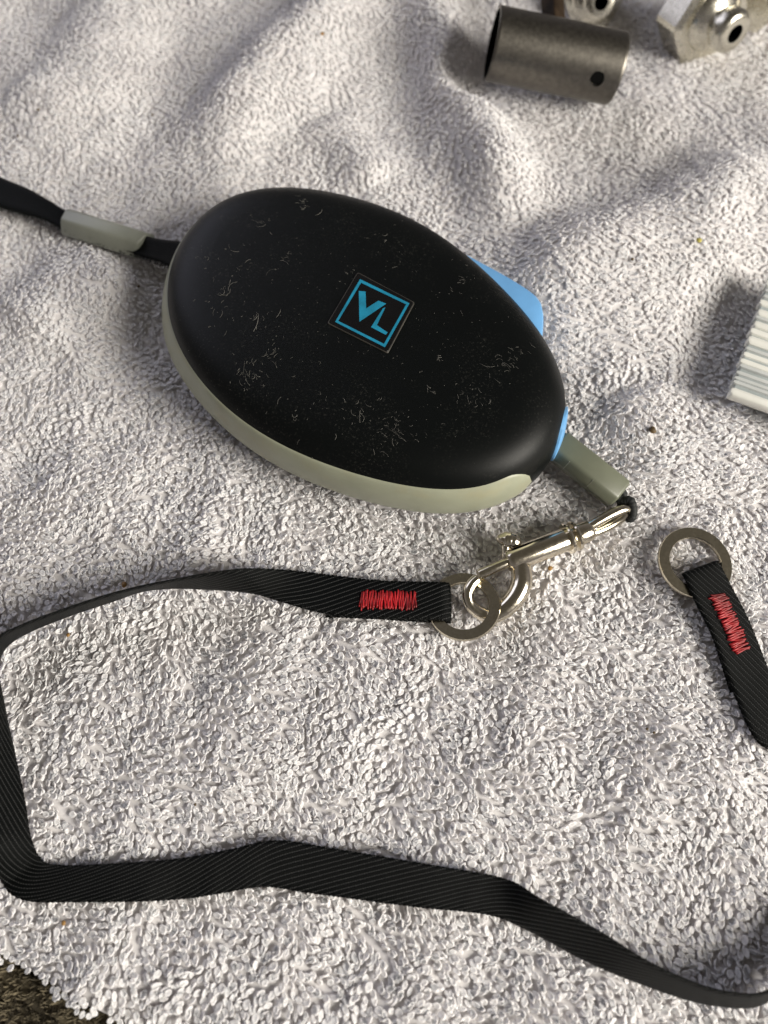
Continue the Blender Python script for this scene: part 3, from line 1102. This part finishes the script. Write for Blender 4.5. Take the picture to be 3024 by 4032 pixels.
# thumb trigger
st0, st1 = at(1994, 2196, 4.8), at(1992, 2160, 5.6)
trig = build('trigger', *tube(catmull([st0, (st0 + st1) / 2, st1, at(1996, 2140, 5.8)], 5), [1.3] * 5 + [1.15] * 5 + [1.25] * 5 + [1.2], 12), M_NICKEL, hk)
kn = catmull([at(1968, 2142, 5.5), at(1980, 2130, 5.8), at(2005, 2128, 6.0), at(2030, 2134, 6.0), at(2050, 2141, 5.8)], 6)
kr = np.interp(np.linspace(0, 1, len(kn)), [0, 0.1, 0.4, 0.75, 0.95, 1], [0.8, 1.9, 2.5, 2.1, 1.2, 0.4]) + 0.06 * np.sin(np.arange(len(kn)) * 1.6)
build('thumb_tab', *tube(kn, kr, 14), M_NICKEL, trig)

# ------------------------------------------------------------------ strap with two rings
strap = thing('webbing_strap', 'long black twill strap with a metal ring and red stitching at each end', 'strap', at(1090, 3420, 0))
W = 10.5
def g(px, py, dz):
    """point at dz above the pile"""
    z = dz
    for _ in range(3):
        p = at(px, py, z)
        z = H1(p[0], p[1]) + dz
    return at(px, py, z)
def pair(a, b, da=0.7, db=0.7):
    return g(a[0], a[1], da), g(b[0], b[1], db)
def stand(lower, upper, dl=0.8, bias=1):
    """edge 'lower' lies on the towel, edge 'upper' is lifted until the strap has its true width"""
    L = g(lower[0], lower[1], dl)
    best, bz = 1e9, 0
    for dz in np.arange(0.8, 14, 0.05):
        Q = at(upper[0], upper[1], L[2] + dz)
        e = abs(np.linalg.norm(Q - L) - W)
        if e < best:
            best, bz = e, dz
    return at(upper[0], upper[1], L[2] + bz), L
KEYS = []
# A = upper/left edge, B = lower/right edge (seen from the start at the left ring)
KEYS += [pair((1290, 2285), (1282, 2432), 0.55, 0.55), pair((1500, 2298), (1500, 2440), 0.6, 0.6), pair((1690, 2296), (1690, 2452), 0.7, 0.7),
         pair((1745, 2296), (1750, 2455), 1.0, 0.9), pair((1768, 2297), (1773, 2452), 2.2, 2.1), pair((1745, 2292), (1752, 2444), 3.3, 3.2),
         pair((1690, 2291), (1695, 2440), 2.9, 2.9), pair((1500, 2286), (1500, 2432), 2.0, 2.0), pair((1285, 2262), (1275, 2415), 1.7, 1.6),
         pair((1120, 2243), (1100, 2368), 2.4, 1.3)]
def from_stand(low, up, dl=0.8):
    a, b = stand(low, up, dl)
    return (a, b)
KEYS += [from_stand((985, 2335), (960, 2240), 1.0), from_stand((800, 2320), (790, 2262), 1.0), from_stand((590, 2322), (585, 2302), 0.8), from_stand((430, 2372), (415, 2344), 0.8),
         from_stand((260, 2430), (245, 2400), 0.8), from_stand((110, 2492), (90, 2458), 0.8), from_stand((20, 2555), (-25, 2520), 0.8),
         from_stand((-5, 2640), (-60, 2610), 0.8), from_stand((12, 2750), (-75, 2740), 0.8), from_stand((50, 2930), (-75, 2945), 0.8), from_stand((95, 3140), (-55, 3175), 0.8)]
# here the strap is folded over its standing edge and swings flat to the right
KEYS += [from_stand((120, 3290), (-40, 3345), 1.0), ]
# after the bend: the edge on the towel inside the curve stays on the inside
def swap(k):
    return (k[1], k[0])
# A is now the outer (lower) edge
tail = [((165, 3385), (5, 3470), 1.0, 1.2), ((240, 3405), (95, 3545), 1.2, 0.9), ((400, 3402), (300, 3552), 1.3, 0.8), ((700, 3380), (680, 3543), 1.4, 0.7), ((900, 3345), (880, 3516), 1.5, 0.7),
        ((1085, 3308), (1040, 3492), 2.2, 0.8), ((1300, 3338), (1230, 3518), 2.0, 0.8), ((1700, 3405), (1640, 3572), 2.0, 0.8), ((1990, 3460), (1920, 3602), 2.0, 0.9)]
for inner, outer, di, do in tail:
    KEYS.append((g(outer[0], outer[1], do), g(inner[0], inner[1], di)))
# then it turns on edge again towards the lower right and runs out of view
for low, up in [((2090, 3668), (2130, 3540)), ((2300, 3780), (2350, 3660)), ((2520, 3872), (2560, 3790)), ((2740, 3945), (2770, 3882)), ((2900, 3966), (2920, 3912)), ((2985, 3958), (3010, 3906)), ((3060, 3900), (3100, 3850))]:
    L = g(low[0], low[1], 0.8)
    best, bz = 1e9, 0
    for dz in np.arange(0.5, 13, 0.05):
        Q = at(up[0], up[1], L[2] + dz)
        e = abs(np.linalg.norm(Q - L) - W)
        if e < best:
            best, bz = e, dz
    KEYS.append((L, at(up[0], up[1], L[2] + bz)))
# out of view: a wide bend back to the second ring
def flatkey(x, y, nx, ny, z=0.8, lift=0.0):
    c = np.array([x, y, H1(x, y) + z])
    d = unit([nx, ny, 0]) * W / 2
    up_ = np.array([0, 0, lift])
    return (c + d, c - d + up_)
pA, pB = at(3210, 3640, 0), at(3290, 3230, 0)
KEYS += [flatkey(pA[0], pA[1], 0.8, -0.2, 0.8, 4.0), flatkey(pB[0], pB[1], 1.0, 0.2, 0.8, 0.3), flatkey(*(at(3200, 2960, 0)[:2]), 0.85, 0.5)]
# A must stay on the same side: right-hand edge while running up the picture
KEYS += [(g(3125, 2850, 1.3), g(2985, 2925, 1.3)), (g(3036, 2660, 1.9), g(2885, 2722, 1.9)), (g(2950, 2447, 2.4), g(2805, 2508, 2.4)), (g(2880, 2310, 3.0), g(2738, 2372, 3.0)), (g(2834, 2221, 3.5), g(2692, 2273, 3.5)),
         (g(2828, 2212, 2.3), g(2686, 2264, 2.3)), (g(2838, 2232, 1.2), g(2698, 2284, 1.2)), (g(2882, 2318, 0.9), g(2742, 2382, 0.9)), (g(2948, 2448, 0.8), g(2803, 2512, 0.8)), (g(3024, 2668, 0.8), g(2874, 2732, 0.8))]
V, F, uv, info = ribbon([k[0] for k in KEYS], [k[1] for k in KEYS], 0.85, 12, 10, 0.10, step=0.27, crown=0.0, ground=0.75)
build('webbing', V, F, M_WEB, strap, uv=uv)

def flat_ring(name, c, normal, ro, ri, th, parent):
    b = 0.22
    prof = [(-th / 2, ri + b), (-th / 2, ro - b), (-th / 2 + b, ro - 0.08), (0, ro), (th / 2 - b, ro - 0.08), (th / 2, ro - b), (th / 2, ri + b), (th / 2 - b, ri + 0.08), (0, ri), (-th / 2 + b, ri + 0.08)]
    V, F = lathe(c, normal, prof, 72, up=(0, 1, 0), closed=True)
    return build(name, V, F, M_RING, parent, sharp=30)
k_ = 1.9 / 9.7
ph = math.radians(-50)
flat_ring('ring', at(1826, 2388, 3.3), (-k_ * math.cos(ph), -k_ * math.sin(ph), 1), 9.7, 6.6, 1.5, strap)
flat_ring('ring', at(2735, 2216, 2.55), (0.05, -0.02, 1), 10.2, 7.0, 1.5, strap)

def stitches(p0, p1, width, nz, name, z0, r_=0.23):
    """bar-tack of red thread"""
    r = np.random.default_rng(nz)
    d = p1 - p0
    L = np.linalg.norm(d)
    d = d / L
    s = unit(np.cross([0, 0, 1], d))
    parts = []
    for layer in range(2):
        pts = []
        for i in range(nz * 2 + 1):
            t = i / (nz * 2)
            sg = 1 if i % 2 else -1
            p = p0 + d * (L * t + r.normal(0, 0.26) + 0.25 * layer) + s * (sg * width / 2 * r.uniform(0.7, 1.12) + r.normal(0, 0.12))
            pts += [p - s * sg * 0.25 + np.array([0, 0, -0.05]), p + np.array([0, 0, -0.35])] if sg > 0 else [p - s * sg * 0.25 + np.array([0, 0, -0.05]), p + np.array([0, 0, -0.35])]
        pts = np.array(pts)
        for q in range(len(pts)):
            h = SB.ray_cast(Vector((pts[q][0], pts[q][1], 60)), Vector((0, 0, -1)))[0]
            pts[q][2] = (h[2] if h is not None else p0[2]) + (-0.22 if q % 2 else 0.05)
        pts = catmull(pts, 4)
        pts[:, 2] += 0.14 + 0.14 * layer
        parts.append(tube(pts, r_, 6))
    return build(name, *merge(*parts), M_RED, strap)
def on_strap(px, py):
    """point on the strap's upper face"""
    h = SB.ray_cast(Vector((0, CAM_Y, CAM_H)), Vector(ray(px, py)).normalized())
    return np.array(h[0])
SB = BVHTree.FromPolygons([Vector(v) for v in V], [list(f) for f in F]) if False else None
wv = np.array([list(v.co) for v in bpy.data.objects['webbing'].data.vertices]) / S + np.array(list(strap['base_mm']))
SB = BVHTree.FromPolygons([Vector(v) for v in wv], [list(p.vertices) for p in bpy.data.objects['webbing'].data.polygons])
stitches(on_strap(1418, 2362), on_strap(1632, 2366), 4.3, 20, 'stitching', 0)
stitches(on_strap(2822, 2340), on_strap(2918, 2560), 4.0, 20, 'stitching', 0)

# ------------------------------------------------------------------ steel tube, fittings, ribbed block
TH1 = H1(*((TUBE_A + TUBE_B) / 2)[:2])
tb = thing('steel_tube', 'grey steel tube with a round hole and a rusty stem', 'metal tube', [*((TUBE_A + TUBE_B) / 2)[:2], TH1])
def make_tube():
    ax = unit(TUBE_B - TUBE_A)
    L = np.linalg.norm(TUBE_B - TUBE_A)
    A, U, B = frame_of(ax)
    ro, ri = 11.4, 10.3
    n = 96
    # outer and inner wall as a grid, with the drilled hole left out
    hole_c = at(2358, 340, 18.0)
    rel = hole_c - TUBE_A
    sh = rel @ A
    ah = math.atan2(rel @ B, rel @ U)
    ns = 90
    ss = np.linspace(0, L, ns)
    aa = np.arange(n) * 2 * math.pi / n
    V, F = [], []
    def vid(layer, i, j):
        return layer * ns * n + i * n + j % n
    for rad in (ro, ri):
        for i in range(ns):
            for j in range(n):
                s, a = ss[i], aa[j]
                dx, dy = s - sh, ((a - ah + math.pi) % (2 * math.pi) - math.pi) * ro
                dd = math.hypot(dx, dy)
                if 1.3 < dd < 3.2:       # pull the grid onto the hole's rim
                    f = 2.45 / dd if dd < 2.45 else 1 + (2.45 / dd - 1) * (3.2 - dd) / 0.75 * 0.6
                    s, a = sh + dx * f, ah + dy * f / ro
                edge = min(i, ns - 1 - i)
                rr = rad - (0.25 if edge == 0 and rad == ro else 0)
                V.append(TUBE_A + A * s + rr * (math.cos(a) * U + math.sin(a) * B))
    rim_edges = {}
    F2 = []
    for i in range(ns - 1):
        for j in range(n):
            s, a = (ss[i] + ss[i + 1]) / 2, aa[j] + math.pi / n
            dx, dy = s - sh, ((a - ah + math.pi) % (2 * math.pi) - math.pi) * ro
            if math.hypot(dx, dy) < 2.3:
                q = [(i, j), (i, (j + 1) % n), (i + 1, (j + 1) % n), (i + 1, j)]
                for k in range(4):
                    e = (q[k], q[(k + 1) % 4])
                    if (e[1], e[0]) in rim_edges:
                        del rim_edges[(e[1], e[0])]
                    else:
                        rim_edges[e] = 1
                continue
            F.append((vid(0, i, j), vid(0, i, j + 1), vid(0, i + 1, j + 1), vid(0, i + 1, j)))
            F2.append((vid(1, i, j), vid(1, i + 1, j), vid(1, i + 1, j + 1), vid(1, i, j + 1)))
    for (a, b) in rim_edges:
        F.append((vid(0, *a), vid(0, *b), vid(1, *b), vid(1, *a)))
    for i in (0, ns - 1):
        for j in range(n):
            F.append((vid(0, i, j), vid(1, i, j), vid(1, i, j + 1), vid(0, i, j + 1)))
    build('tube_wall', V, F, M_STEEL, tb, sharp=50)
    nv = ns * n
    build('inner_wall', V[nv:], [tuple(i - nv for i in f) for f in F2], M_BORE_SHADE, tb)  # shade inside the tube painted in as a near-black wall
    # stem welded to the far side
    c = at(2180, 74, 20.0)
    d = np.array([0.02, 1.0, 0.05])
    q = c - unit(d) * 4.5
    hexbar(q, q + unit(d) * 34, [(0, 4.4), (4.3, 0), (0, -4.4), (-4.3, 0)][::-1], M_RUST, 'stem', tb, bev=0.4, roll=math.radians(8))
make_tube()

def fitting(name, label, tip, axis, tail_r, bore_r, hexr, tail_len, hex_len, parent_loc, extra=True):
    t = thing(name, label, 'pipe fitting', parent_loc, None)
    ax = unit(axis)               # points from the body to the open end
    nose = tip - ax * 0
    pr = [(0.0, bore_r), (0.0, tail_r * 0.70), (-0.3, tail_r * 0.84), (-1.1, tail_r * 0.95), (-2.2, tail_r), (-tail_len * 0.5, tail_r * 0.97), (-tail_len * 0.55, tail_r * 0.84), (-tail_len * 0.68, tail_r * 0.84),
          (-tail_len * 0.74, tail_r * 1.0), (-tail_len * 0.86, tail_r * 1.25), (-tail_len, tail_r * 1.45), (-tail_len - 1.0, tail_r * 1.5), (-tail_len - 2.0, bore_r), (-9.0, bore_r)]
    V, F = lathe(nose, ax, pr, 40, closed=False)
    F = [f for f in F if len(f) == 4]
    n = 40
    F.append(tuple(range((len(pr) - 1) * n, len(pr) * n)))
    # the bore wall runs back in from the lip
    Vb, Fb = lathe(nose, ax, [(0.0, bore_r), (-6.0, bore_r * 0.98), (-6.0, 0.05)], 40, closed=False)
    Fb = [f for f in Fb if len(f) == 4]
    F = [f for f in F if max(f) < (len(pr) - 1) * n]
    build('spigot', V, F, M_FITTING, t, sharp=35)
    build('bore', Vb, Fb, M_BORE_SHADE, t, sharp=35)
    # hexagon nut with chamfered corners
    hb = nose - ax * (tail_len + 0.6)
    A, U, B = frame_of(-ax)
    rings = []
    for s, kk in [(0.0, 0.86), (1.4, 1.0), (hex_len - 1.4, 1.0), (hex_len, 0.88)]:
        pts = []
        for j in range(6):
            for f in (-0.06, 0.06):
                a = (j + 0.5) * math.pi / 3 + f + 0.02
                pts.append(hb + A * s + hexr * kk * (math.cos(a) * U + math.sin(a) * B))
        rings.append(pts)
    build('hex_nut', *loft(rings), M_FITTING, t, sharp=25)
    if extra:
        eb = hb + A * hex_len
        build('rear_spigot', *lathe(eb, A, [(-0.3, hexr * 0.5), (0, hexr * 0.66), (1.2, hexr * 0.66), (1.6, hexr * 0.5), (5, hexr * 0.5), (5.6, hexr * 0.44)], 32), M_FITTING, t, sharp=35)
    return t
fitting('hex_fitting', 'large shiny hex nut fitting with an open bored end', at(2895, 134, 14.5), np.array([0.42, -0.88, 0.16]), 7.2, 3.0, 16.5, 11.0, 13.0, [*at(2840, 60, 0)[:2], 0])
fitting('hex_fitting', 'smaller shiny hex fitting beside the rusty stem', at(2368, 10, 11.0), np.array([0.05, -0.90, 0.42]), 6.2, 2.6, 11.5, 8.0, 10.0, [*at(2368, -40, 0)[:2], 0])

fitting('hex_fitting', 'small hex fitting tucked behind the large nut, mostly out of view', at(3075, -60, 11.0), np.array([0.75, 0.62, 0.10]), 5.0, 2.2, 9.5, 7.0, 9.0, [*at(3075, -60, 0)[:2], 0], extra=False)

def ribbed_block():
    zt = 9.5
    c0 = at(2880, 1548, zt)           # near left corner of the top
    cU = unit(at(3024, 1106, zt) - c0)   # along the left edge, away
    cR = unit(at(3024, 1600, zt) - c0)   # along the ribs
    cR = unit(cR - 0 * cU)
    nrib, pitch, L = 13, 3.55, 48.0
    mid = c0 + cU * nrib * pitch / 2 + cR * L / 2
    t = thing('ribbed_block', 'white ribbed plastic block lying on the towel, casting a dark shadow', 'plastic block', [mid[0], mid[1], 0.2])
    def P(u, r, z):
        return np.array([*(c0 + cU * u + cR * r)[:2], z])
    Wd = nrib * pitch
    rings = [[P(5, r, 0.2), P(Wd - 5, r, 0.2), P(Wd - 5, r, zt - 3.2), P(5, r, zt - 3.2)] for r in (5.0, L - 0.8)]
    build('core', *loft(rings), M_GAP, t, smooth=False)
    rings = [[P(0.7, r, zt - 3.6), P(Wd - 0.7, r, zt - 3.6), P(Wd - 0.7, r, zt - 0.9), P(0.7, r, zt - 0.9)] for r in (0.6, L - 0.8)]
    build('backing', *loft(rings), M_GAP, t, smooth=False)
    u0 = 0.1
    k_ = 0
    while u0 < Wd:
        w = random.choice([1.5, 2.4, 2.8, 3.2]) * random.uniform(0.9, 1.1)
        off = random.uniform(-0.35, 0.35)
        top = random.uniform(-0.5, 0.1)
        rings = []
        for r, sh in [(0 + off, 0.75), (0.4 + off, 0.95), (0.9 + off, 1), (L - 0.9, 1), (L - 0.4, 0.95), (L, 0.75)]:
            pts = []
            for k in range(12):
                a = 2 * math.pi * k / 12
                ca, sa = math.cos(a), math.sin(a)
                sx = math.copysign(abs(ca) ** 0.6, ca) * w / 2 * sh
                sz = math.copysign(abs(sa) ** 0.5, sa) * 1.7 * (0.9 + 0.1 * sh)
                pts.append(P(u0 + w / 2 + sx, r, zt - 1.75 + sz + top))
            rings.append(pts)
        build('rib', *loft(rings), M_WHITE if w > 2.0 else M_RIBGREY, t, sharp=40)
        u0 += w + random.choice([0.25, 0.4, 0.8])
ribbed_block()

# ------------------------------------------------------------------ crumbs
def crumb(px, py, r, mat, label, group=None, sq=0.6):
    rr = np.random.default_rng(int(px * 7 + py))
    p = g(px, py, r * sq * 0.6)
    rings = []
    nlat, nlon = 6, 9
    for i in range(1, nlat):
        th = math.pi * i / nlat
        rings.append([p + np.array([r * math.sin(th) * math.cos(2 * math.pi * j / nlon) * rr.uniform(0.7, 1.2), r * math.sin(th) * math.sin(2 * math.pi * j / nlon) * rr.uniform(0.7, 1.2), -sq * r * math.cos(th) * rr.uniform(0.8, 1.15)]) for j in range(nlon)])
    V, F = loft(rings)
    base = np.array([p[0], p[1], p[2] - r * sq])
    me_v = np.asarray(V) - base
    o = build('crumb', me_v, F, mat)
    o.location = Vector((base * S).tolist())
    o['label'] = label
    o['category'] = 'crumb'
    if group:
        o['group'] = group
crumb(2570, 1692, 1.15, M_CRUMBD, 'dark brown crumb on the towel above the ring end of the strap')
crumb(2752, 946, 0.95, M_CRUMBY, 'yellow crumb on the towel above the ribbed white block')
crumb(488, 2302, 0.85, M_CRUMB, 'amber crumb against the thin twisted stretch of the strap')
crumb(268, 2500, 0.55, M_CRUMB, 'tiny amber crumb inside the strap bend, below its twisted stretch')
crumb(2166, 2236, 0.75, M_CRUMB, 'orange brown crumb on the towel beside the snap hook barrel')
crumb(1268, 132, 0.8, M_CRUMB, 'amber crumb on the towel fold facing the open end of the steel tube')
crumb(250, 3633, 0.6, M_CRUMB, 'tiny amber crumb between the strap bend and the towel hem')
crumb(2490, 1020, 0.55, M_CRUMBD, 'tiny dark speck between the blue thumb button and the yellow crumb')
crumb(545, 1128, 0.5, M_CRUMBD, 'tiny dark speck between the strap slider and the leash case')
crumb(768, 3168, 0.4, M_CRUMBD, 'tiny dark speck on the bare towel inside the strap loop')
for (x, y, r) in [(150, 432, 0.6), (600, 452, 0.55), (70, 535, 0.5)]:
    crumb(x, y, r, M_CRUMBD, 'tiny dark speck on the towel beyond the wrist strap', 'dark specks beyond the wrist strap')
for (x, y, r) in [(2548, 2870, 0.4), (2575, 2885, 0.4)]:
    crumb(x, y, r, M_CRUMBD, 'one of two tiny dark specks side by side near the ring end', 'pair of dark specks')

for o in COL.objects:
    if 'base_mm' in o:
        del o['base_mm']
